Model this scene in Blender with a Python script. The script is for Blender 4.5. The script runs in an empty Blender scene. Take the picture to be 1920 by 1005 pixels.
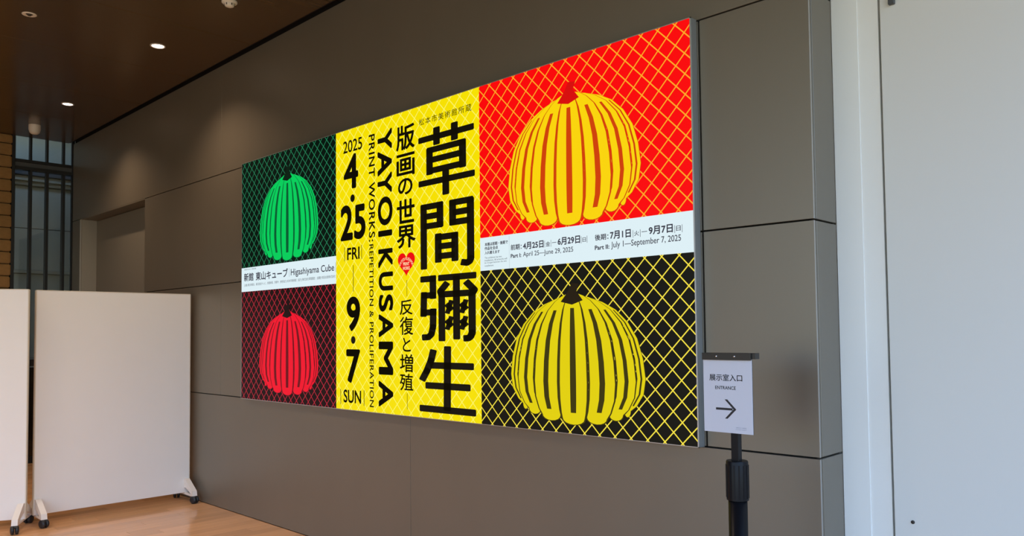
import bpy, bmesh, math, random
from mathutils import Vector, Matrix
random.seed(7)
sc = bpy.context.scene
COL = sc.collection

# ------------------------------------------------------------------ camera
cam_d = bpy.data.cameras.new('camera'); cam = bpy.data.objects.new('camera', cam_d); COL.objects.link(cam)
sc.camera = cam
cam_d.sensor_width = 36.0; cam_d.lens = 36.0*1484.03/1920; cam_d.shift_y = (562.16-502.5)/1920
cam_d.clip_start = 0.02
ya, pi_, ro = -0.775538, 0.0406244, 0.0103377
F = Vector((math.sin(ya)*math.cos(pi_), math.cos(ya)*math.cos(pi_), math.sin(pi_)))
R0 = Vector((math.cos(ya), -math.sin(ya), 0)); D0 = F.cross(R0)
Rr = R0*math.cos(ro)+D0*math.sin(ro); Dd = -R0*math.sin(ro)+D0*math.cos(ro)
M = Matrix((Rr, -Dd, -F)).transposed().to_4x4(); M.translation = (0, -3.2537, 1.5392)
cam.matrix_world = M

# ------------------------------------------------------------------ daylight
w = bpy.data.worlds.new('world'); sc.world = w; w.use_nodes = True
nt = w.node_tree; nt.nodes.clear()
wo = nt.nodes.new('ShaderNodeOutputWorld'); bg = nt.nodes.new('ShaderNodeBackground')
tc = nt.nodes.new('ShaderNodeTexCoord'); sx = nt.nodes.new('ShaderNodeSeparateXYZ'); cr = nt.nodes.new('ShaderNodeValToRGB')
mr = nt.nodes.new('ShaderNodeMapRange'); mr.inputs['From Min'].default_value = -1; mr.inputs['From Max'].default_value = 1
nt.links.new(tc.outputs['Generated'], sx.inputs[0]); nt.links.new(sx.outputs['Z'], mr.inputs['Value'])
nt.links.new(mr.outputs[0], cr.inputs[0]); nt.links.new(cr.outputs[0], bg.inputs[0]); nt.links.new(bg.outputs[0], wo.inputs[0])
el = cr.color_ramp.elements
el[0].position = 0.0; el[0].color = (.34,.30,.22,1)
el[1].position = 1.0; el[1].color = (.35,.60,1.20,1)
for p_, c_ in ((.49,(.50,.48,.34,1)), (.52,(.80,.84,.62,1)), (.55,(.82,1.0,1.05,1)), (.60,(.58,.90,1.45,1)), (.78,(.42,.75,1.45,1))):
    e = el.new(p_); e.color = c_
bg.inputs[1].default_value = 2.4
def area(name, loc, rot, sx_, sy_, power, color):
    l = bpy.data.lights.new(name, 'AREA'); l.shape = 'RECTANGLE'; l.size = sx_; l.size_y = sy_; l.energy = power; l.color = color
    o = bpy.data.objects.new(name, l); COL.objects.link(o); o.location = loc; o.rotation_euler = rot; return o
# daylight entering through the glazed front behind the viewer
WIN = area('window_daylight', (-1.5, -8.6, 2.0), (math.radians(90), 0, 0), 9.0, 3.6, 20, (.80,.90,1.0))
sc.view_settings.view_transform = 'Standard'; sc.view_settings.look = 'None'
sc.view_settings.exposure = 0.0; sc.view_settings.gamma = 1.0; sc.view_settings.use_curve_mapping = False
sc.cycles.use_denoising = True

# ------------------------------------------------------------------ helpers
def mat(name, col, rough=.5, metal=0.0, spec=.5, emit=None, es=1.0, coat=0):
    m = bpy.data.materials.new(name); m.use_nodes = True
    b = m.node_tree.nodes['Principled BSDF']
    b.inputs['Base Color'].default_value = (*col, 1); b.inputs['Roughness'].default_value = rough
    b.inputs['Metallic'].default_value = metal; b.inputs['Specular IOR Level'].default_value = spec
    if coat: b.inputs['Coat Weight'].default_value = coat; b.inputs['Coat Roughness'].default_value = .12
    if emit: b.inputs['Emission Color'].default_value = (*emit, 1); b.inputs['Emission Strength'].default_value = es
    return m
def noisy(m, amt=.08, scale=6.0, stretch=(1,1,1), bump=0.0, bscale=200, rvar=0.0):
    t = m.node_tree; b = t.nodes['Principled BSDF']; c = tuple(b.inputs['Base Color'].default_value)
    co = t.nodes.new('ShaderNodeTexCoord'); mp = t.nodes.new('ShaderNodeMapping'); mp.inputs['Scale'].default_value = stretch
    n = t.nodes.new('ShaderNodeTexNoise'); n.inputs['Scale'].default_value = scale; n.inputs['Detail'].default_value = 5
    t.links.new(co.outputs['Object'], mp.inputs[0]); t.links.new(mp.outputs[0], n.inputs['Vector'])
    r = t.nodes.new('ShaderNodeMapRange'); r.inputs['To Min'].default_value = 1-amt; r.inputs['To Max'].default_value = 1+amt
    t.links.new(n.outputs['Fac'], r.inputs['Value'])
    mx = t.nodes.new('ShaderNodeVectorMath'); mx.operation = 'SCALE'; mx.inputs[0].default_value = c[:3]
    t.links.new(r.outputs[0], mx.inputs['Scale']); t.links.new(mx.outputs[0], b.inputs['Base Color'])
    if bump:
        n2 = t.nodes.new('ShaderNodeTexNoise'); n2.inputs['Scale'].default_value = bscale
        t.links.new(mp.outputs[0], n2.inputs['Vector'])
        bp = t.nodes.new('ShaderNodeBump'); bp.inputs['Strength'].default_value = bump; bp.inputs['Distance'].default_value = .002
        t.links.new(n2.outputs['Fac'], bp.inputs['Height']); t.links.new(bp.outputs[0], b.inputs['Normal'])
    return m
def lin(r, g, b):
    f = lambda v: (v/255/12.92) if v <= 10 else ((v/255+.055)/1.055)**2.4
    return (f(r), f(g), f(b))

WALL = noisy(mat('bronze_metal_paint', (.244,.218,.176), .45, .55, .6), .05, 3, (1,1,.3), .04, 500)
WALLB = mat('joint_backing', (.004,.004,.004), .9)
EDGE = mat('pale_trim_and_highlight', (.42,.42,.40), .4)
CEIL = noisy(mat('dark_brown_laminate', (.085,.054,.026), .22, 0, .5), .15, 5, (6,.5,1))
WHITE = noisy(mat('white_wall_paint', (.92,.92,.88), .55), .015, 2, (1,1,1), .05, 300)
DOORP = noisy(mat('white_partition_paint', (.76,.765,.73), .5), .015, 2)
BLACKJ = mat('dark_gap', (.012,.008,.008), .8)
ALU = mat('brushed_aluminium', (.62,.63,.64), .35, .7)
SIGNSIDE = mat('grey_metal_case', (.30,.31,.30), .4, .3)
DARKST = mat('dark_steel', (.006,.006,.007), .45)
TRANS = mat('grey_steel_channel', (.07,.075,.08), .5)
BRICK = noisy(mat('tan_brick', (.30,.165,.055), .7, 0, .3), .25, 14, (1,1,2), .3, 60)
MORTAR = mat('brick_joint', (.03,.017,.008), .9)
BOARD = noisy(mat('board_laminate', (.86,.83,.80), .45, 0, .4), .02, 4)
BOARDE = mat('board_edge', (.70,.64,.54), .5)
FOOT = mat('white_plastic', (.82,.76,.70), .4)
RUBBER = mat('black_rubber', (.012,.014,.018), .45)
POLE = mat('black_metal', (.006,.006,.008), .35, .0, .2)
HDR = mat('dark_bronze_clamp', (.035,.030,.026), .4, .3)
PAPER = mat('white_paper', (.66,.68,.78), .6)
INK = mat('dark_ink', (.02,.02,.025), .6)
GINK = mat('blue_grey_ink', (.25,.30,.42), .6)
CHROME = mat('chrome', (.7,.7,.7), .2, 1)
LAMPW = mat('lamp_trim', (.55,.50,.46), .4)
LAMPE = mat('lamp_glow', (.8,.8,.8), .4, emit=(1.0,.82,.68), es=9)
DETW = mat('off_white_plastic', (.72,.68,.62), .45)
OUTW = noisy(mat('courtyard_wall', (.46,.46,.36), .6), .08, 3)
OUTC = mat('courtyard_cornice', (.42,.40,.30), .7)
GLASS = bpy.data.materials.new('window_glass'); GLASS.use_nodes = True
gb = GLASS.node_tree.nodes['Principled BSDF']; gb.inputs['Transmission Weight'].default_value = 1; gb.inputs['Roughness'].default_value = 0; gb.inputs['IOR'].default_value = 1.45
gb.inputs['Base Color'].default_value = (.92,.92,.86,1)

def wood(name, base, rough, coat):
    m = mat(name, base, rough, 0, .5)
    t = m.node_tree; b = t.nodes['Principled BSDF']
    co = t.nodes.new('ShaderNodeTexCoord'); oi = t.nodes.new('ShaderNodeObjectInfo')
    ad = t.nodes.new('ShaderNodeVectorMath'); ad.operation = 'ADD'
    sc_ = t.nodes.new('ShaderNodeVectorMath'); sc_.operation = 'SCALE'; sc_.inputs[0].default_value = (13,37,5)
    t.links.new(oi.outputs['Random'], sc_.inputs['Scale'])
    t.links.new(co.outputs['Object'], ad.inputs[0]); t.links.new(sc_.outputs[0], ad.inputs[1])
    mp = t.nodes.new('ShaderNodeMapping'); mp.inputs['Scale'].default_value = (30,1.6,1)
    t.links.new(ad.outputs[0], mp.inputs[0])
    n = t.nodes.new('ShaderNodeTexNoise'); n.inputs['Scale'].default_value = 1.5; n.inputs['Detail'].default_value = 6; n.inputs['Distortion'].default_value = .6
    t.links.new(mp.outputs[0], n.inputs['Vector'])
    r = t.nodes.new('ShaderNodeMapRange'); r.inputs['To Min'].default_value = .80; r.inputs['To Max'].default_value = 1.18
    t.links.new(n.outputs['Fac'], r.inputs['Value'])
    r2 = t.nodes.new('ShaderNodeMapRange'); r2.inputs['To Min'].default_value = .86; r2.inputs['To Max'].default_value = 1.14
    t.links.new(oi.outputs['Random'], r2.inputs['Value'])
    mu = t.nodes.new('ShaderNodeMath'); mu.operation = 'MULTIPLY'; t.links.new(r.outputs[0], mu.inputs[0]); t.links.new(r2.outputs[0], mu.inputs[1])
    mx = t.nodes.new('ShaderNodeVectorMath'); mx.operation = 'SCALE'; mx.inputs[0].default_value = base
    t.links.new(mu.outputs[0], mx.inputs['Scale']); t.links.new(mx.outputs[0], b.inputs['Base Color'])
    return m
PLANK = wood('oak_plank', (.72,.40,.20), .17, .25)

def ob(name, me, m, parent=None):
    o = bpy.data.objects.new(name, me); COL.objects.link(o)
    if m is not None and len(me.materials) == 0: me.materials.append(m)
    if parent is not None: o.parent = parent
    return o
def bm_obj(name, bm, m, parent=None, smooth=False, loc=None):
    me = bpy.data.meshes.new(name)
    bmesh.ops.recalc_face_normals(bm, faces=bm.faces); bm.to_mesh(me); bm.free()
    if smooth:
        for p in me.polygons: p.use_smooth = True
    o = ob(name, me, m, parent)
    if loc is not None: o.location = loc
    return o
def add_box(bm, x0, x1, y0, y1, z0, z1, bev=0, mtx=None, seg=1):
    b = bmesh.new(); bmesh.ops.create_cube(b, size=1)
    for v in b.verts: v.co = Vector(((x0+x1)/2+v.co.x*(x1-x0), (y0+y1)/2+v.co.y*(y1-y0), (z0+z1)/2+v.co.z*(z1-z0)))
    if bev: bmesh.ops.bevel(b, geom=b.edges[:], offset=bev, segments=seg, affect='EDGES')
    if mtx is not None: bmesh.ops.transform(b, matrix=mtx, verts=b.verts)
    me = bpy.data.meshes.new('t'); b.to_mesh(me); b.free(); bm.from_mesh(me); bpy.data.meshes.remove(me)
def box(name, x0, x1, y0, y1, z0, z1, m, parent=None, bev=0, mid=False, seg=1):
    bm = bmesh.new()
    if mid:
        c = Vector(((x0+x1)/2, (y0+y1)/2, (z0+z1)/2))
        add_box(bm, x0-c.x, x1-c.x, y0-c.y, y1-c.y, z0-c.z, z1-c.z, bev, None, seg)
        o = bm_obj(name, bm, m, parent); o.location = c; return o
    add_box(bm, x0, x1, y0, y1, z0, z1, bev, None, seg)
    return bm_obj(name, bm, m, parent)
def lathe(bm, prof, n=32, c=(0,0,0)):
    rings = []
    for r, z in prof:
        if r < 1e-6: rings.append([bm.verts.new((c[0], c[1], c[2]+z))])
        else: rings.append([bm.verts.new((c[0]+r*math.cos(2*math.pi*i/n), c[1]+r*math.sin(2*math.pi*i/n), c[2]+z)) for i in range(n)])
    for a, b in zip(rings, rings[1:]):
        for i in range(n):
            j = (i+1) % n
            if len(a) == 1 and len(b) == 1: continue
            if len(a) == 1: bm.faces.new((a[0], b[i], b[j]))
            elif len(b) == 1: bm.faces.new((a[i], b[0], a[j]))
            else: bm.faces.new((a[i], b[i], b[j], a[j]))
def lathe_obj(name, prof, m, parent=None, n=32, loc=(0,0,0), smooth=True):
    bm = bmesh.new(); lathe(bm, prof, n)
    o = bm_obj(name, bm, m, parent, smooth); o.location = loc
    if smooth:
        try: o.data.shade_auto_smooth = True
        except Exception: pass
    return o
def smooth_by_angle(o, deg=35):
    me = o.data
    for p in me.polygons: p.use_smooth = True
    bm = bmesh.new(); bm.from_mesh(me)
    for e in bm.edges:
        if len(e.link_faces) == 2 and e.calc_face_angle(0) > math.radians(deg): e.smooth = False
    bm.to_mesh(me); bm.free()
def thing(name, label, cat, loc=(0,0,0), group=None, rz=0):
    o = bpy.data.objects.new(name, None); COL.objects.link(o); o.location = loc; o.rotation_euler = (0,0,rz)
    o.empty_display_size = .1
    tag(o, label, cat, group); return o
def tag(o, label, cat, group=None):
    o['label'] = label; o['category'] = cat
    if group: o['group'] = group
    return o
def st(o, label=None):
    o['kind'] = 'structure'
    if label: o['label'] = label
    return o

# ------------------------------------------------------------------ floor of oak planks
floor = st(box('floor', -11.3, 6.0, -8.7, .35, -.12, -.012, mat('subfloor', (.40,.21,.10), .4)), 'oak plank floor in low gloss')
PW = .12
plank_me = {}
x = -11.02; row = 0
while x < 2.0:
    near = x > -5.0
    y = 0.0 - random.choice((.35,.7,1.05,1.4,.9,.2))
    spans = [(y, 0.0)]
    while y > -8.6:
        L = random.choice((.9,1.35,1.8)) if not near else 2.9
        L = L if not near else 4.4
        spans.append((max(y-L, -8.65), y)); y -= L
        if near and len(spans) > 3: break
        if x < -7.6 and y < -3.0: break
    for y0, y1 in spans:
        ln = round(y1-y0, 3)
        if ln < .05: continue
        wd = PW if not near else .36
        key = (wd, ln)
        if key not in plank_me:
            bm = bmesh.new(); add_box(bm, -wd/2+.0006, wd/2-.0006, -ln/2+.0006, ln/2-.0006, -.0118, 0, .0008)
            me = bpy.data.meshes.new('plank'); bm.to_mesh(me); bm.free(); me.materials.append(PLANK); plank_me[key] = me
        o = ob('plank', plank_me[key], None, floor); o.location = (x+wd/2, (y0+y1)/2, 0)
    x += PW if not near else .36

# ------------------------------------------------------------------ main wall of metal panels
JX, TOPZ = .008, 4.10
wall = bmesh.new()
add_box(wall, -10.690-.04, -10.690, .022, .35, 0, 3.02)
add_box(wall, -11.02, -10.73, .022, .30, 0, TOPZ)
add_box(wall, -10.73, -1.44, .022, .30, 3.02, TOPZ)
add_box(wall, -8.63, -1.44, .022, .30, 0, 3.02)
wall_back = st(bm_obj('wall_back', wall, WALLB), 'taupe metal panel wall with thin dark joints')
def panel(x0, x1, z0, z1, y0=0.0, y1=.022, nm='panel', m=WALL):
    return box(nm, x0+.0016, x1-.0016, y0, y1, z0+JX/2, z1-JX/2, m, wall_back, .0006)
C1, C2, C3, C4, RE = -1.408, -4.137, -6.866, -9.595, -11.02
for a, b in ((C2,C1),(-8.65,C2)): panel(a, b, 0, 1)
for a, b in ((C2,-1.9425),(C3,C2),(-8.65,C3)): panel(a, b, 1, 2)
for a, b in ((C2,-1.9425),(-8.65,C2)): panel(a, b, 2, 3)
for a, b in ((C3,C1),(RE,C3)): panel(a, b, 3, 3.998)
for z0 in (1, 2): panel(-1.9355, C1, z0, z0+1)
panel(RE, -10.69, 0, 3)
# return (side) of the wall end, same panel courses
for z0, z1 in ((0,1),(1,2),(2,3),(3,3.998)):
    box('side_panel', C1-.030, C1, .0245, .228, z0+JX/2, z1-JX/2, WALL, wall_back, .0015)
    b_ = box('edge_highlight', C1-.0035, C1+.0012, .0005, .0040, z0+.004, z1-.004, EDGE, wall_back); b_['label'] = 'pale strip painted as the highlight on the panel corner'  # corner highlight put in as a pale strip

# recessed doorway near the far end
door = bmesh.new(); add_box(door, -10.69, -8.63, .19, .215, 0, 3.02)
door_1 = st(bm_obj('door_1', door, mat('door_back', (.01,.01,.01), .8)), 'recessed flush doorway behind the white boards')
DOORM = noisy(mat('greige_door_paint', (.20,.185,.155), .5), .03, 2)
box('door_leaf', -10.66, -8.64, .172, .19, .01, 2.985, DOORM, door_1, .001)
box('jamb', -10.69, -10.665, .002, .189, 0, 3.0, noisy(mat('jamb_paint', (.30,.28,.24), .5), .02, 2), door_1, .001)
box('jamb', -8.655, -8.632, .022, .189, 0, 3.0, DOORM, door_1, .001)
box('soffit', -10.665, -8.655, .002, .189, 2.99, 3.015, WALL, door_1, .001)
box('frame_trim', -10.722, -10.712, -.004, .001, 0, 2.995, EDGE, door_1)
box('frame_trim', -10.695, -10.689, -.004, .001, 0, 2.995, EDGE, door_1)

# ------------------------------------------------------------------ ceiling boards
ceiling = st(box('ceiling', -11.3, 1.4, -8.4, .30, 4.10, 4.25, BLACKJ), 'dark brown glossy ceiling boards')
cx = -11.02
xs = [-11.02]
while xs[-1] < .9: xs.append(xs[-1]+1.205)
for a, b in zip(xs, xs[1:]):
    box('ceiling_board', a+.003, b-.003, -8.4, -.055, 4.0, 4.02, CEIL, ceiling, .001)
box('edge_channel', -11.0, 1.4, -.050, -.046, 4.0, 4.08, BLACKJ, ceiling)

# ------------------------------------------------------------------ white wall and white partition on the right
wall_right = st(box('wall_right', C1-.03, 6.0, .262, .36, 0, 4.1, WHITE), 'white painted wall past the end of the metal wall')
box('wall_lining', C1, -1.294, .229, .262, 0, 4.1, WHITE, wall_right, .0015)
box('wall_lining', -1.2938, -1.209, .2335, .262, 0, 4.1, WHITE, wall_right, .0005)
dg = box('door_2', -1.209, -1.1985, .256, .262, 0, 4.1, BLACKJ); st(dg, 'tall white sliding partition door with dark edge gap')
leaf = box('door_leaf', -1.199, 2.4, .225, .2615, .015, 4.05, DOORP, dg, .003)
lk = lathe_obj('bolt_cap', [(0,.004),(.006,.004),(.0075,.002),(.0075,0)], HDR, dg, 20); lk.rotation_euler = (math.radians(90),0,0); lk.location = (-1.127, .225, .745)
bk = bmesh.new(); add_box(bk, -1.158, -1.134, .205, .225, 2.90, 3.02, .002); add_box(bk, -1.162, -1.130, .218, .225, 2.93, 3.05, .001)
bm_obj('top_bracket', bk, TRANS, dg)['label'] = 'small dark metal bracket'

# ------------------------------------------------------------------ far end: brick pier and barred glazing
bw = st(box('wall_left', -11.30, -11.045, -8.4, -.690, 0, 4.05, MORTAR), 'tan brick wall beside the far glazing')
H = .1465; z = 3.742-H*25-.0; k = 0
brick_me = {}
while z < 4.0:
    off = .0 if k % 2 == 0 else .22
    y = -.682
    first = True
    while y > (-1.6):
        L = .44 if not (first and off) else .22
        h_ = min(H, 4.0-z)
        key = (L, round(h_,3))
        if key not in brick_me:
            bm = bmesh.new(); add_box(bm, -.04, .04, -L/2+.003, L/2-.003, .005, h_-.005, .010, None, 2)
            me = bpy.data.meshes.new('brick'); bm.to_mesh(me); bm.free(); me.materials.append(BRICK); brick_me[key] = me
        o = ob('brick', brick_me[key], None, bw); o.location = (-11.03+random.uniform(-.003,.003), y-L/2+random.uniform(-.004,.004), z)
        y -= L; first = False
    z += H; k += 1

win = st(box('window_1', -11.07, -11.035, -.012, .022, 0, 4.05, DARKST), 'dark steel glazed screen looking on a grey courtyard wall')
for y0, y1 in ((-.682,-.644),): box('window_frame', -11.09, -11.02, y0, y1, 0, 4.02, DARKST, win, .002)
for yc in (-.472,-.290,-.103):
    box('mullion', -11.10, -11.02, yc-.0145, yc+.0145, 0, 3.60, DARKST, win, .002)
    box('mullion', -11.10, -11.03, yc-.012, yc+.012, 3.72, 4.02, DARKST, win, .002)
box('transom', -11.10, -11.015, -.644, -.012, 3.685, 3.722, DARKST, win, .002)
box('transom', -11.09, -11.035, -.644, -.012, 3.632, 3.685, TRANS, win)['label'] = 'grey channel between the black rails'
box('transom', -11.10, -11.015, -.644, -.012, 3.592, 3.632, DARKST, win, .002)
box('sill_rail', -11.10, -11.02, -.644, -.012, 0, .08, DARKST, win, .002)
box('radiator_cover', -11.24, -11.12, -.66, .02, .0, 1.16, DARKST, win, .004)
box('shelf', -11.26, -11.105, -.66, .02, 1.18, 1.26, TRANS, win, .004)
ys = [-.644,-.472,-.290,-.103,-.012]
for a, b in zip(ys, ys[1:]):
    for z0, z1 in ((.08,3.592),(3.722,4.02)):
        box('pane', -11.066, -11.060, a+.005, b-.005, z0, z1, GLASS, win)
box('roof_blocker_outside', -12.7, -11.32, -3.2, 1.6, 4.6, 4.7, BLACKJ)['kind'] = 'structure'  # added roof out of view, shades the courtyard from the sky
for y0, y1 in ((-3.3,-3.2),(1.6,1.7)): box('wall_or_blocker_outside', -12.7, -11.32, y0, y1, 0, 4.7, OUTW)['kind'] = 'structure'  # added unseen end walls, stop sky light leaking into the courtyard
box('floor_outside', -12.7, -11.3, -3.3, 1.7, -.12, -.02, OUTW)['kind'] = 'structure'
box('wall_or_blocker_outside', -11.3, -11.2, .35, 1.7, 0, 4.7, OUTW)['kind'] = 'structure'  # unseen closing wall of the same box against sky light
# courtyard wall beyond the glass
ow = st(box('wall_or_blocker_outside', -12.62, -12.30, -3.2, 1.6, 0, 4.6, BLACKJ), 'grey panelled courtyard wall behind the glazing')
for z0, z1 in ((0,1.25),(1.255,2.40),(2.455,3.02),(3.03,3.60),(3.80,4.6)):
    for y0, y1 in ((-3.2,-.35),(-.345,1.6)):
        box('panel', -12.30, -12.27, y0, y1-.004, z0, z1, OUTW, ow, .002)
box('sill', -12.30, -12.22, -3.2, 1.6, 2.405, 2.45, OUTC, ow, .004)
box('cornice', -12.30, -12.20, -3.2, 1.6, 3.61, 3.655, OUTC, ow, .006)
box('cornice', -12.30, -12.15, -3.2, 1.6, 3.66, 3.725, OUTC, ow, .006)
box('fascia', -12.30, -12.10, -3.2, 1.6, 3.73, 3.79, TRANS, ow, .004)
box('wall_rear', -11.3, -6.2, -8.7, -8.4, 0, 4.1, OUTW)['kind'] = 'structure'

# ------------------------------------------------------------------ the illuminated sign
SX = [-6.375, -4.927, -3.400, -1.9495]; YF = -.050
sign = thing('illuminated_sign', 'wide backlit exhibition sign with yellow lettered centre on the metal wall', 'sign', (-4.162, 0, 1.0))
def sl(o):   # keep world coordinates but parent to the sign
    o.parent = sign; o.matrix_parent_inverse = Matrix.Translation((4.162, 0, -1.0)); return o
hb = bmesh.new(); add_box(hb, SX[0], SX[3], YF+.004, -.0008, .9995, 3.0055, .001)
sl(bm_obj('case', hb, SIGNSIDE))
fb = bmesh.new()
for a in ((SX[0],SX[0]+.004,.9995,3.0055),(SX[3]-.006,SX[3],.9995,3.0055),(SX[0],SX[3],3.0015,3.0055),(SX[0],SX[3],.9995,1.003)):
    add_box(fb, a[0], a[1], YF-.002, YF+.006, a[2], a[3])
sl(bm_obj('edge_frame', fb, ALU))

def emit_mat(name, col, es=1.0):
    m = mat(name, (.0,.0,.0), .5, 0, .15, emit=col, es=es); return m
def lattice(name, bgc, lnc, p, wd, kz=1.0, slant=.12):
    """plain print of crossing straight lines on a flat ground"""
    m = emit_mat(name, bgc); t = m.node_tree; b = t.nodes['Principled BSDF']
    co = t.nodes.new('ShaderNodeTexCoord'); s = t.nodes.new('ShaderNodeSeparateXYZ'); t.links.new(co.outputs['Object'], s.inputs[0])
    fac = None
    for sx_, sz_ in ((1,kz),(1,-kz)):
        a = t.nodes.new('ShaderNodeMath'); a.operation = 'MULTIPLY'; a.inputs[1].default_value = sx_/p; t.links.new(s.outputs['X'], a.inputs[0])
        c = t.nodes.new('ShaderNodeMath'); c.operation = 'MULTIPLY_ADD'; c.inputs[1].default_value = sz_/p; t.links.new(s.outputs['Z'], c.inputs[0]); t.links.new(a.outputs[0], c.inputs[2])
        f = t.nodes.new('ShaderNodeMath'); f.operation = 'FRACT'; t.links.new(c.outputs[0], f.inputs[0])
        g = t.nodes.new('ShaderNodeMath'); g.operation = 'LESS_THAN'; g.inputs[1].default_value = wd/p; t.links.new(f.outputs[0], g.inputs[0])
        if fac is None: fac = g
        else:
            mm = t.nodes.new('ShaderNodeMath'); mm.operation = 'MAXIMUM'; t.links.new(fac.outputs[0], mm.inputs[0]); t.links.new(g.outputs[0], mm.inputs[1]); fac = mm
    mx = t.nodes.new('ShaderNodeMix'); mx.data_type = 'RGBA'
    mx.inputs['A'].default_value = (*bgc,1); mx.inputs['B'].default_value = (*lnc,1)
    t.links.new(fac.outputs[0], mx.inputs['Factor']); t.links.new(mx.outputs['Result'], b.inputs['Emission Color'])
    return m
BLK = emit_mat('backlit_black', lin(17,14,6))
M_GREEN = lattice('green_lattice', lin(2,20,13), lin(38,135,92), .085, .0075)
M_DRED = lattice('dark_red_lattice', lin(26,8,10), lin(190,38,60), .085, .0075)
M_RED = lattice('red_lattice', lin(250,4,8), lin(252,170,40), .098, .0085)
M_BLACK = lattice('black_lattice', lin(20,20,14), lin(245,225,70), .098, .0085)
M_YEL = lattice('yellow_lattice', lin(246,224,0), lin(255,248,110), .098, .0075)
M_STRIP = emit_mat('backlit_white', lin(222,240,246))
M_TEXT = emit_mat('strip_ink', lin(62,62,74))

def vpanel(x0, x1, z0, z1, m, label):
    bm = bmesh.new(); cx_, cz_ = (x0+x1)/2, (z0+z1)/2
    add_box(bm, x0-cx_, x1-cx_, -.0005, .0045, z0-cz_, z1-cz_)
    o = bm_obj('print_panel', bm, m); o.location = (cx_, YF, cz_)
    o['label'] = label
    o.parent = sign; o.location = (cx_+4.162, YF, cz_-1.0); o['_c'] = 0
    del o['_c']
    return o, cx_, cz_
def onp(P, o_me, name, m, lay=1):
    """flat print lying on panel P; mesh given in world x, z"""
    P_, cx_, cz_ = P
    o = ob(name, o_me, m, P_)
    o.location = (-cx_, -.0005-.0004*lay, -cz_)
    return o
STRIPZ = (1.9015, 2.0955)
a0, a1, a2, a3 = SX[0]+.003, SX[1], SX[2], SX[3]-.005
ZB, ZT = 1.0022, 3.0022
P_G = vpanel(a0, a1-.0008, 2.1060, ZT, M_GREEN, 'green print panel at upper left')
P_L = vpanel(a0, a1-.0008, 1.9035, 2.1055, M_STRIP, 'white strip under the green print')
P_R = vpanel(a0, a1-.0008, ZB, 1.9030, M_DRED, 'dark red print panel at lower left')
P_Y = vpanel(a1, a2, ZB, ZT, M_YEL, 'yellow centre panel with black lettering')
P_T = vpanel(a2+.0008, a3, STRIPZ[1]+.0005, ZT, M_RED, 'bright red print panel at upper right')
P_S = vpanel(a2+.0008, a3, STRIPZ[0], STRIPZ[1], M_STRIP, 'white date strip under the bright red print')
P_B = vpanel(a2+.0008, a3, ZB, STRIPZ[0]-.0005, M_BLACK, 'black and yellow print panel at lower right')

# --- lettering made of brush strokes (traced in metres on the sign)
def poly_mesh(name, polys):
    me = bpy.data.meshes.new(name); vs = []; fs = []
    for p in polys:
        i = len(vs); vs += [(a, 0, b) for a, b in p]; fs.append(list(range(i, i+len(p))))
    me.from_pydata(vs, [], fs); me.update(); return me
RX, RZ = .0325, .0198
def brush(strokes, rx=RX, rz=RZ):
    k = rx/rz; polys = []
    for s in strokes:
        w_ = s[0][0]*rz; pts = [(p[0]/k, p[1]) for p in s[1:]]
        n = len(pts)
        for i in range(n-1):
            (x0, z0), (x1, z1) = pts[i], pts[i+1]
            L = math.hypot(x1-x0, z1-z0); ux, uz = (x1-x0)/L, (z1-z0)/L; nx, nz = -uz, ux
            c = w_*.30; q = []
            e0 = c if i == 0 else 0; e1 = c if i == n-2 else 0
            def P(t, s_): return ((x0+ux*t+nx*s_)*k, z0+uz*t+nz*s_)
            q += [P(0, -w_+e0), P(e0*.3, -w_+e0*.3), P(e0, -w_)] if e0 else [P(0, -w_)]
            q += [P(L-e1, -w_), P(L-e1*.3, -w_+e1*.3), P(L, -w_+e1)] if e1 else [P(L, -w_)]
            q += [P(L, w_-e1), P(L-e1*.3, w_-e1*.3), P(L-e1, w_)] if e1 else [P(L, w_)]
            q += [P(e0, w_), P(e0*.3, w_-e0*.3), P(0, w_-e0)] if e0 else [P(0, w_)]
            polys.append(q)
            if i > 0: polys.append([((x0+w_*math.cos(a*math.pi/8))*k, z0+w_*math.sin(a*math.pi/8)) for a in range(16)])
    return poly_mesh('lettering', polys)
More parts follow.
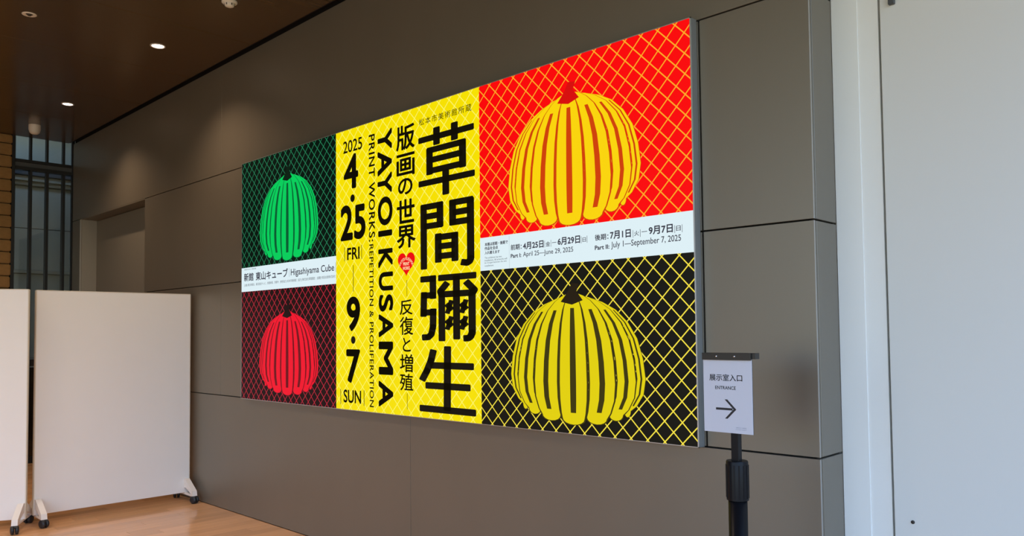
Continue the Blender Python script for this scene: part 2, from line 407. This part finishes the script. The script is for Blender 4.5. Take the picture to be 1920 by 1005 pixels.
BIG = [[[1],[-3.974,2.776],[-3.445,2.776]],[[1],[-3.792,2.837],[-3.792,2.723]],[[1],[-3.622,2.835],[-3.622,2.723]],[[1],[-3.891,2.698],[-3.521,2.698]],[[1],[-3.862,2.714],[-3.862,2.541]],[[1],[-3.549,2.716],[-3.549,2.542]],[[1],[-3.86,2.634],[-3.549,2.634]],[[1],[-3.863,2.566],[-3.552,2.566]],[[1],[-3.974,2.494],[-3.44,2.494]],[[1],[-3.706,2.554],[-3.706,2.396]],[[1],[-3.924,2.356],[-3.924,1.942]],[[1],[-3.955,2.34],[-3.733,2.34]],[[1],[-3.922,2.278],[-3.763,2.278]],[[1],[-3.923,2.216],[-3.736,2.216]],[[1],[-3.763,2.358],[-3.763,2.199]],[[1],[-3.644,2.357],[-3.644,2.197]],[[1],[-3.674,2.338],[-3.456,2.338]],[[1],[-3.644,2.276],[-3.483,2.276]],[[1],[-3.673,2.216],[-3.483,2.216]],[[1],[-3.482,2.35],[-3.483,1.983],[-3.493,1.967],[-3.515,1.959],[-3.571,1.967]],[[1],[-3.782,2.161],[-3.782,1.977]],[[1],[-3.625,2.155],[-3.625,1.976]],[[1],[-3.81,2.136],[-3.598,2.136]],[[1],[-3.782,2.078],[-3.625,2.078]],[[1],[-3.783,2.017],[-3.626,2.017]],[[1],[-3.961,1.88],[-3.809,1.88]],[[1],[-3.836,1.901],[-3.836,1.752]],[[1],[-3.948,1.776],[-3.808,1.776]],[[1],[-3.924,1.799],[-3.931,1.641]],[[1],[-3.961,1.668],[-3.809,1.668]],[[1],[-3.834,1.692],[-3.838,1.575],[-3.854,1.53],[-3.883,1.512],[-3.948,1.51]],[[1],[-3.786,1.88],[-3.434,1.88]],[[1],[-3.614,1.888],[-3.614,1.497]],[[1],[-3.695,1.85],[-3.764,1.797],[-3.751,1.766]],[[1],[-3.531,1.849],[-3.454,1.793],[-3.474,1.77]],[[1],[-3.772,1.777],[-3.461,1.777]],[[1],[-3.752,1.781],[-3.752,1.486]],[[1],[-3.474,1.779],[-3.475,1.537],[-3.491,1.514],[-3.51,1.505],[-3.555,1.504]],[[0.72],[-3.66,1.738],[-3.701,1.656]],[[0.8],[-3.71,1.717],[-3.653,1.677]],[[0.72],[-3.527,1.738],[-3.567,1.657]],[[0.8],[-3.576,1.717],[-3.52,1.678]],[[0.72],[-3.661,1.639],[-3.702,1.557]],[[0.8],[-3.711,1.617],[-3.654,1.578]],[[0.72],[-3.529,1.638],[-3.568,1.557]],[[0.8],[-3.577,1.616],[-3.521,1.578]],[[1.05],[-3.833,1.434],[-3.86,1.363],[-3.901,1.298],[-3.951,1.236]],[[1.05],[-3.7,1.456],[-3.707,1.059]],[[1.05],[-3.867,1.335],[-3.462,1.335]],[[1.05],[-3.916,1.208],[-3.493,1.208]],[[1.05],[-3.975,1.062],[-3.446,1.062]]]
for i0, i1 in ((0,10),(10,25),(25,46),(46,51)):
    onp(P_Y, brush(BIG[i0:i1]), 'lettering', BLK)

# --- lettering from the built-in font, fitted to a box in metres
def glyphs(body, bold=0.0, space=1.0, res=4):
    cu = bpy.data.curves.new('t', 'FONT'); cu.body = body; cu.size = 1.0; cu.space_character = space
    cu.resolution_u = res; cu.fill_mode = 'FRONT'
    t = bpy.data.objects.new('t', cu); COL.objects.link(t)
    dg_ = bpy.context.evaluated_depsgraph_get(); dg_.update()
    me = bpy.data.meshes.new_from_object(t.evaluated_get(dg_))
    bpy.data.objects.remove(t); bpy.data.curves.remove(cu)
    me.materials.clear()
    if bold > 0:      # heavier weight: the same outline set down again a little to each side
        V = [tuple(v.co) for v in me.vertices]; FS = [tuple(p.vertices) for p in me.polygons]
        vs, fs = [], []
        K = 16 if bold > .015 else 6
        for i in range(K):
            a = 2*math.pi*i/K; n0 = len(vs)
            vs += [(x_+bold*math.cos(a), y_+bold*math.sin(a), 0) for x_, y_, _ in V]; fs += [tuple(n0+j for j in f) for f in FS]
        bpy.data.meshes.remove(me); me = bpy.data.meshes.new('lettering'); me.from_pydata(vs, [], fs); me.update()
    return me
def fit(body, x0, x1, z0, z1, bold=0.0, rot=False, space=1.0, res=4, arc=None):
    me = glyphs(body, bold, space, res); me.name = 'lettering'
    vs = [(v.co.x, v.co.y) for v in me.vertices]
    if rot: vs = [(b, -a) for a, b in vs]
    xa, xb = min(v[0] for v in vs), max(v[0] for v in vs); za, zb = min(v[1] for v in vs), max(v[1] for v in vs)
    for v, (a, b) in zip(me.vertices, vs):
        X = x0+(a-xa)/(xb-xa)*(x1-x0); Z = z0+(b-za)/(zb-za)*(z1-z0)
        if arc:
            cx_, cz_, rr = arc; th = (X-cx_)/rr; R_ = rr+(Z-z0)
            X, Z = cx_+R_*math.sin(th), cz_+R_*math.cos(th)
        v.co = (X, 0, Z)
    return me
def text(P, body, bx, m=BLK, **kw):
    o = onp(P, fit(body, bx[0], bx[1], bx[2], bx[3], **kw), 'lettering', m)
    if len(body) > 1: o['kind'] = 'stuff'
    return o
def bar(P, x0, x1, z0, z1, m=BLK):
    return onp(P, poly_mesh('rule', [[(x0,z0),(x1,z0),(x1,z1),(x0,z1)]]), 'rule', m)

Y = [('版',(-4.208,-4.011,2.745,2.911)),('画',(-4.205,-4.012,2.571,2.721)),('の',(-4.189,-4.035,2.447,2.557)),('世',(-4.204,-4.015,2.259,2.418)),('界',(-4.205,-4.006,2.095,2.246))]
for ch, b_ in Y: text(P_Y, ch, b_, bold=.022)
for ch, b_ in [('反',(-4.177,-4.041,1.658,1.758)),('復',(-4.176,-4.036,1.527,1.646)),('と',(-4.146,-4.062,1.418,1.509)),('増',(-4.178,-4.038,1.285,1.402)),('殖',(-4.179,-4.039,1.164,1.275))]:
    text(P_Y, ch, b_, bold=.013)
text(P_Y, '松本市美術館所蔵', (-3.966,-3.466,2.873,2.918), bold=.004, space=1.28)
for ch, b_ in [('Y',(-4.416,-4.254,2.781,2.922)),('A',(-4.417,-4.255,2.610,2.779)),('Y',(-4.418,-4.256,2.485,2.625)),('O',(-4.415,-4.250,2.268,2.464)),('I',(-4.412,-4.255,2.194,2.235)),
               ('K',(-4.412,-4.251,1.981,2.110)),('U',(-4.408,-4.248,1.826,1.952)),('S',(-4.409,-4.247,1.685,1.800)),('A',(-4.410,-4.248,1.512,1.669)),('M',(-4.411,-4.250,1.261,1.484)),('A',(-4.413,-4.251,1.045,1.220))]:
    text(P_Y, ch, b_, bold=.034, rot=True, res=8)
text(P_Y, 'PRINT WORKS:', (-4.520,-4.448,2.171,2.915), rot=True, bold=.018, space=1.12)
text(P_Y, 'REPETITION & PROLIFERATION', (-4.516,-4.468,1.036,2.153), rot=True, bold=.015, space=1.1)
text(P_Y, '2025', (-4.833,-4.598,2.835,2.923), bold=.012, res=8)
text(P_Y, '4', (-4.827,-4.646,2.570,2.819), bold=.028, res=8)
text(P_Y, '2', (-4.868,-4.714,2.204,2.459), bold=.034, res=10); text(P_Y, '5', (-4.699,-4.559,2.202,2.448), bold=.034, res=10)
text(P_Y, '9', (-4.793,-4.627,1.556,1.801), bold=.034, res=10); text(P_Y, '7', (-4.799,-4.628,1.191,1.429), bold=.034, res=8)
def disc(cx_, cz_, r, n=28): return poly_mesh('dot', [[(cx_+r*math.cos(2*math.pi*i/n), cz_+r*math.sin(2*math.pi*i/n)) for i in range(n)]])
onp(P_Y, disc(-4.7165, 2.5005-.0, .0275), 'dot', BLK); onp(P_Y, disc(-4.712, 1.4945, .0272), 'dot', BLK)
text(P_Y, 'FRI', (-4.785,-4.632,2.063,2.150), bold=.020); text(P_Y, 'SUN', (-4.834,-4.618,1.050,1.143), bold=.020)
for x_, z0, z1 in ((-4.8175,2.058,2.159),(-4.6075,2.059,2.159),(-4.869,1.035,1.144),(-4.5825,1.040,1.147)): bar(P_Y, x_-.003, x_+.003, z0, z1)
bar(P_Y, -4.7125, -4.7065, 1.836, 2.023); bar(P_Y, -4.102, -4.098, 1.779, 1.885); bar(P_Y, -4.103, -4.099, 1.045, 1.148)
# heart
hp = []
for i in range(60):
    t = 2*math.pi*i/60
    hp.append((16*math.sin(t)**3, 13*math.cos(t)-5*math.cos(2*t)-2*math.cos(3*t)-math.cos(4*t)))
hx = [p[0] for p in hp]; hz = [p[1] for p in hp]
hp = [(-4.1045+p[0]/16*.0895, 1.907+(p[1]-min(hz))/(max(hz)-min(hz))*.157) for p in hp]
onp(P_Y, poly_mesh('heart_emblem', [hp]), 'heart_emblem', emit_mat('heart_red', lin(235,6,14)))
PINK = emit_mat('pale_print', lin(255,215,170))
text(P_Y, 'YAYOI KUSAMA', (-4.182,-4.030,0,.020), PINK, bold=.02, arc=(-4.106,1.950,.066)).location.y -= .0004
text(P_Y, 'PRINT', (-4.138,-4.072,1.981,2.003), PINK, bold=.03).location.y -= .0004
text(P_Y, 'WORKS', (-4.142,-4.068,1.952,1.974), PINK, bold=.03).location.y -= .0004

# right white strip
for s_, b_, bo in [('前期：',(-3.146,-3.060,2.003,2.036),.02),('4月25日',(-3.05,-2.894,1.999,2.040),.03),('金',(-2.879,-2.846,2.003,2.029),.01),('—',(-2.833,-2.801,2.0185,2.0215),.0),('6月29日',(-2.792,-2.636,2.001,2.043),.03),('日',(-2.620,-2.597,2.005,2.028),.01),
                   ('Part I:',(-3.147,-3.064,1.959,1.982),.03),('April 25—June 29, 2025',(-3.05,-2.684,1.952,1.987),.008),
                   ('後期：',(-2.538,-2.450,2.004,2.036),.02),('7月1日',(-2.44,-2.311,2.002,2.044),.03),('火',(-2.291,-2.262,2.006,2.031),.01),('—',(-2.247,-2.214,2.021,2.024),.0),('9月7日',(-2.205,-2.068,2.003,2.045),.03),('日',(-2.050,-2.025,2.008,2.032),.01),
                   ('Part II:',(-2.539,-2.445,1.956,1.979),.03),('July 1—September 7, 2025',(-2.434,-2.024,1.950,1.990),.008),
                   ('本展は前期・後期で',(-3.36,-3.169,2.044,2.065),.03),('作品を全点',(-3.361,-3.25,2.020,2.041),.03),('入れ替えます',(-3.361,-3.236,1.995,2.015),.03),
                   ('The exhibition has two',(-3.361,-3.220,1.970,1.981),.0),('installations. All artworks will',(-3.362,-3.177,1.955,1.966),.0),('be changed between the two',(-3.362,-3.18,1.939,1.951),.0),('installations.',(-3.362,-3.285,1.924,1.934),.0)]:
    text(P_S, s_, b_, M_TEXT, bold=bo, res=3)
for x_ in (-2.8865,-2.840,-2.628,-2.589,-2.298,-2.255,-2.058,-2.017): bar(P_S, x_-.0012, x_+.0012, 1.999, 2.036, M_TEXT)
bar(P_S, -3.1585, -3.1570, 1.903, 2.087, emit_mat('grey_rule', lin(150,160,170)))
# left white strip
for s_, b_, bo in [('新館',(-6.33,-6.164,1.990,2.060),.022),('東山キューブ',(-6.125,-5.606,1.988,2.060),.022),('Higashiyama Cube',(-5.561,-4.952,1.983,2.050),.012),
                   ('|主催| 朝日新聞社、朝日放送テレビ、京都新聞、京都市   |特別協力| 松本市美術館   |協力| 株式会社草間彌生   |協賛| 和田出版株式会社',(-6.325,-4.935,1.944,1.969),.0),
                   ('京都市京セラ美術館',(-6.326,-6.122,2.084,2.096),.0)]:
    text(P_L, s_, b_, M_TEXT, bold=bo, res=3)
for x_ in (-5.586,-4.9335): bar(P_L, x_-.0015, x_+.0015, 1.990, 2.058, M_TEXT)

# plain ribbed gourds as simple stand-ins for the printed pictures
def gourd(P, cx_, cz_, W, Hh, main, line, stem):
    prof = [(0,.80),(.05,.88),(.15,.97),(.28,1.0),(.45,.97),(.62,.90),(.76,.78),(.87,.62),(.94,.44),(.98,.28),(1.0,.14)]
    angs = [-90,-62,-38,-13,13,38,62,90]; n_ = len(angs)-1; lay = 1
    order = sorted(range(n_), key=lambda k: -abs(k-(n_-1)/2))
    for k in order:
        A, B = math.sin(math.radians(angs[k])), math.sin(math.radians(angs[k+1])); mid = (A+B)/2
        lay = 1+1.8*round((n_-1)/2-abs(k-(n_-1)/2))
        drop = .10*(1-mid*mid)                      # nearer ribs reach lower
        for ins, m_, nm in ((0.0, line, 'rib_outline'), (.055, main, 'gourd_rib'), (.40, line, 'rib_stripe')):
            L_, R_ = [], []
            for t_, w_ in prof:
                if ins > .3 and not (.04 < t_ < .90): continue
                a_ = A+(B-A)*ins; b_ = B-(B-A)*ins
                z_ = cz_-Hh*.40+Hh*.86*t_*(1-.05*abs(mid))-drop*Hh*(1-t_)+(ins*.10*Hh if t_ < .02 else 0)
                L_.append((cx_+W/2*w_*a_, z_)); R_.append((cx_+W/2*w_*b_, z_))
            if ins < .3:     # rounded foot of the rib
                x0_, x1_, z_ = L_[0][0], R_[0][0], L_[0][1]
                arc_ = [(x0_+(x1_-x0_)*(.5-.5*math.cos(math.pi*i/8)), z_-.045*Hh*math.sin(math.pi*i/8)) for i in range(1, 8)]
            else: arc_ = []
            onp(P, poly_mesh(nm, [L_[::-1]+arc_+R_]), nm, m_, lay); lay += .6
    t = cz_+Hh*.46; lay += 1
    onp(P, poly_mesh('gourd_stem', [[(cx_-.085*W,t-.075*Hh),(cx_,t-.10*Hh),(cx_+.08*W,t-.07*Hh),(cx_+.035*W,t+.0*Hh),(cx_+.055*W,t+.055*Hh),(cx_+.0*W,t+.065*Hh),(cx_-.03*W,t+.0*Hh)]]), 'gourd_stem', stem, lay)
G1, G2 = emit_mat('print_green', lin(0,205,92)), emit_mat('print_deep_green', lin(2,90,48))
gourd(P_G, -5.612, 2.500, .90, .70, G1, G2, emit_mat('stem_green', lin(2,32,18)))
R1, R2 = emit_mat('print_crimson', lin(238,14,44)), emit_mat('print_deep_crimson', lin(110,8,22))
gourd(P_R, -5.612, 1.425, .90, .67, R1, R2, emit_mat('stem_black', lin(26,8,10)))
Y1, Y2 = emit_mat('print_yellow', lin(250,212,8)), emit_mat('print_orange', lin(206,64,6))
gourd(P_T, -2.702, 2.492, .92, .72, Y1, Y2, emit_mat('stem_red', lin(215,10,10)))
Y3, Y4 = emit_mat('print_lemon', lin(226,208,10)), emit_mat('print_olive', lin(60,54,12))
gourd(P_B, -2.695, 1.428, .92, .70, Y3, Y4, emit_mat('stem_dark', lin(36,28,14)))

# ------------------------------------------------------------------ wheeled white boards
def board(label, loc, rz, group):
    t = thing('partition_board', label, 'board', loc, group, rz)
    Wd, zb, zt, th = 1.285, .078, 1.925, .036
    box('board_panel', -th/2, th/2, -Wd/2, Wd/2, zb, zt, BOARD, t, .002)
    eb = bmesh.new()
    for s in (-1, 1): add_box(eb, -th/2-.001, th/2+.001, s*(Wd/2)-.004, s*(Wd/2)+.004, zb, zt, .001)
    add_box(eb, -th/2-.001, th/2+.001, -Wd/2, Wd/2, zt-.004, zt+.003, .001)
    bm_obj('edge_strip', eb, BOARDE, t)
    for s in (-1, 1):
        yc = s*(Wd/2-.028)
        bm = bmesh.new()
        prof = [(.019,.205),(.040,.208),(.196,.112),(.206,.068),(.176,.066),(.166,.086),(.060,.128),(.019,.128)]
        for sg in (1, -1):
            vs0 = [bm.verts.new((sg*a, yc-.022, b)) for a, b in prof]; vs1 = [bm.verts.new((sg*a, yc+.022, b)) for a, b in prof]
            bm.faces.new(vs0); bm.faces.new(vs1[::-1])
            for i in range(len(prof)):
                j = (i+1) % len(prof); bm.faces.new((vs0[i], vs0[j], vs1[j], vs1[i]))
        add_box(bm, -.19, .19, yc-.015, yc+.015, .060, .078, .002)
        f = bm_obj('foot', bm, FOOT, t)
        for sg in (1, -1):
            b2 = bmesh.new()
            mt = Matrix.Translation((sg*.190+.006*sg, yc, .0345)) @ Matrix.Rotation(math.radians(90+20*sg), 4, 'Z') @ Matrix.Rotation(math.radians(90), 4, 'Y')
            for off in (-.016, .016):
                n0 = len(b2.verts)
                lathe(b2, [(0,-.013),(.022,-.013),(.032,-.009),(.0345,0),(.032,.009),(.022,.013),(0,.013)], 24)
                b2.verts.ensure_lookup_table()
                for v in b2.verts[n0:]: v.co = mt @ (v.co+Vector((0,0,off)))
            add_box(b2, sg*.190-.020, sg*.190+.024, yc-.022, yc+.022, .046, .064, .006)
            bm_obj('caster', b2, RUBBER, f, True)
    return t
board('white rolling partition board close to the metal wall, both front casters visible', (-7.412, -.692, 0), 0, None)
board_L_dir = math.radians(-28)
c_ = Vector((-7.302, -1.418)); dL = Vector((math.sin(math.radians(28)), math.cos(math.radians(28))))
cc = c_-dL*.6425-Vector((dL.y, -dL.x))*.018
board('white rolling partition board cut off by the left edge, standing turned in front', (cc.x, cc.y, 0), board_L_dir, None)

# ------------------------------------------------------------------ entrance sign on a pole
PX, PY = -1.571, -.395
ss = thing('sign_stand', 'black pole sign stand holding a white paper notice with a right arrow', 'sign stand', (PX, PY, 0))
lathe_obj('base_plate', [(0,0),(.165,0),(.17,.004),(.17,.010),(.160,.014),(.05,.020),(.04,.022),(0,.022)], POLE, ss, 48)
lathe_obj('lower_tube', [(.0365,.020),(.0365,.872),(.0,.872)], POLE, ss, 40)
bm = bmesh.new(); lathe(bm, [(.036,.872),(.0425,.872),(.0425,1.020),(.0405,1.0245),(.016,1.0245)], 40)
sv = bm_obj('height_sleeve', bm, POLE, ss, False); smooth_by_angle(sv)
rb = bmesh.new()
for i in range(14):
    a = 2*math.pi*i/14; mt = Matrix.Rotation(a, 4, 'Z')
    add_box(rb, .0415, .0445, -.0025, .0025, .880, 1.010, .0008, mt)
bm_obj('grip_rib', rb, POLE, ss)['kind'] = 'stuff'
box('upper_pole', -.0155, .0155, -.0165, .012, 1.02, 1.4240, POLE, ss, .001)
x0 = -1.6995-PX
hd = bmesh.new(); add_box(hd, x0, x0+.2125, -.032, -.0235, 1.4195, 1.4475, .0006); add_box(hd, x0, x0+.228, -.0235, .010, 1.4245, 1.4475, .0006)
bm_obj('clamp_bar', hd, HDR, ss)
for sx_ in (-1.635,-1.556):
    s = lathe_obj('screw', [(0,.0025),(.0035,.0025),(.0042,0)], CHROME, ss, 16); s.rotation_euler = (math.radians(90),0,0); s.location = (sx_-PX, -.032, 1.4345)
sbk = box('backing_plate', x0, x0+.2125, -.0200, -.0175, 1.1335, 1.425, HDR, ss, .0003)
PYF = -.0235
nb = bmesh.new(); add_box(nb, x0+.0005, x0+.2120, PYF, -.0205, 1.1332, 1.4235)
notice = bm_obj('paper_notice', nb, PAPER, ss)
def onn(me, m, nm='lettering'):
    o = ob(nm, me, m, notice); o.location = (-PX, PYF-.0004, 0); return o
onn(fit('展示室入口', -1.672, -1.528, 1.3365, 1.3635, bold=.012), INK)
onn(fit('ENTRANCE', -1.6465, -1.5565, 1.3030, 1.3165, bold=.012), INK)
onn(fit('京都市京セラ美術館', -1.560, -1.515, 1.1535, 1.1580), GINK); onn(fit('KYOCERA MUSEUM', -1.560, -1.515, 1.1470, 1.1500), GINK)
onn(poly_mesh('arrow', [[(-1.645,1.2218),(-1.572,1.2218),(-1.572,1.2306),(-1.645,1.2306)],
    [(-1.6060,1.2640),(-1.5945,1.2640),(-1.5560,1.2262),(-1.5685,1.2262)],[(-1.6060,1.1885),(-1.5685,1.2262),(-1.5560,1.2262),(-1.5945,1.1885)]]), INK, 'arrow')

# ------------------------------------------------------------------ ceiling fittings
def downlight(x_, y_, label, lit=True, r=.062, energy=85, rz=0):
    t = thing('downlight', label, 'lamp', (x_, y_, 4.0), 'recessed ceiling downlights')
    lathe_obj('trim_ring', [(r,0),(r,-.004),(r-.010,-.006),(r-.012,-.002),(r-.012,.0)], LAMPW, t, 40)
    lathe_obj('lamp_lens', [(0,-.0015),(r-.014,-.0015)], LAMPE if lit else HDR, t, 32)
    if lit:
        l = bpy.data.lights.new('downlight_beam', 'SPOT'); l.energy = energy; l.color = (1.0,.70,.46); l.spot_size = math.radians(125); l.spot_blend = .9; l.shadow_soft_size = .04
        o = bpy.data.objects.new('downlight_beam', l); COL.objects.link(o); o.parent = t; o.location = (0,0,-.012)
    return t
downlight(-6.777, -.609, 'bright round downlight at the middle of the ceiling above the wall')
downlight(-9.146, -.614, 'bright round downlight further back, towards the far glazing', r=.060)
for x_, y_, en in ((-9.146,-3.0,150),(-6.777,-3.0,130),(-4.408,-2.3,300),(-9.146,-5.4,230),(-6.777,-5.4,230),(-4.408,-5.4,200)):  # added out-of-view spots to brighten floor and boards, with trims and lenses
    l = bpy.data.lights.new('added_room_spot', 'SPOT'); l.energy = en; l.color = (1.0,.76,.54); l.spot_size = math.radians(120); l.spot_blend = .9; l.shadow_soft_size = .06
    o = bpy.data.objects.new('added_room_spot', l); COL.objects.link(o); o.location = (x_, y_, 3.985)
    lathe_obj('added_spot_trim', [(.062,0),(.062,-.004),(.052,-.006),(.050,-.002),(.050,.0)], LAMPW, ceiling, 32, (x_, y_, 4.0))
    lathe_obj('added_spot_lens', [(0,-.0015),(.048,-.0015)], LAMPE, ceiling, 24, (x_, y_, 4.0))
t = thing('ceiling_sensor', 'small round white ceiling sensor with dark centre, at the upper left corner', 'sensor', (-6.779, -1.571, 4.0))
lathe_obj('trim_ring', [(.050,0),(.050,-.003),(.040,-.006),(.030,-.004),(.024,.0)], DETW, t, 32)
lathe_obj('sensor_eye', [(0,-.014),(.010,-.012),(.016,-.006),(.018,0)], HDR, t, 24)
t = thing('smoke_detector', 'white smoke detector on the ceiling at the top edge of the picture', 'detector', (-5.500, -.592, 4.0))
lathe_obj('base_ring', [(.056,0),(.056,-.010),(.050,-.016),(.036,-.018),(.036,-.020)], DETW, t, 40)
lathe_obj('detector_head', [(.034,-.018),(.036,-.024),(.032,-.036),(.020,-.042),(0,-.043)], DETW, t, 32)
fb = bmesh.new()
for i in range(6): add_box(fb, .030, .0375, -.003, .003, -.034, -.020, 0, Matrix.Rotation(i*math.pi/3, 4, 'Z'))
bm_obj('vent_fin', fb, HDR, t)['kind'] = 'stuff'
t = thing('ceiling_speaker', 'white round fitting hanging below the ceiling near the far glazing', 'fixture', (-10.33, -.618, 4.0))
lathe_obj('body', [(.062,0),(.062,-.060),(.058,-.064)], DETW, t, 40)
lathe_obj('dome', [(.058,-.062),(.054,-.085),(.036,-.104),(0,-.110)], DETW, t, 32)
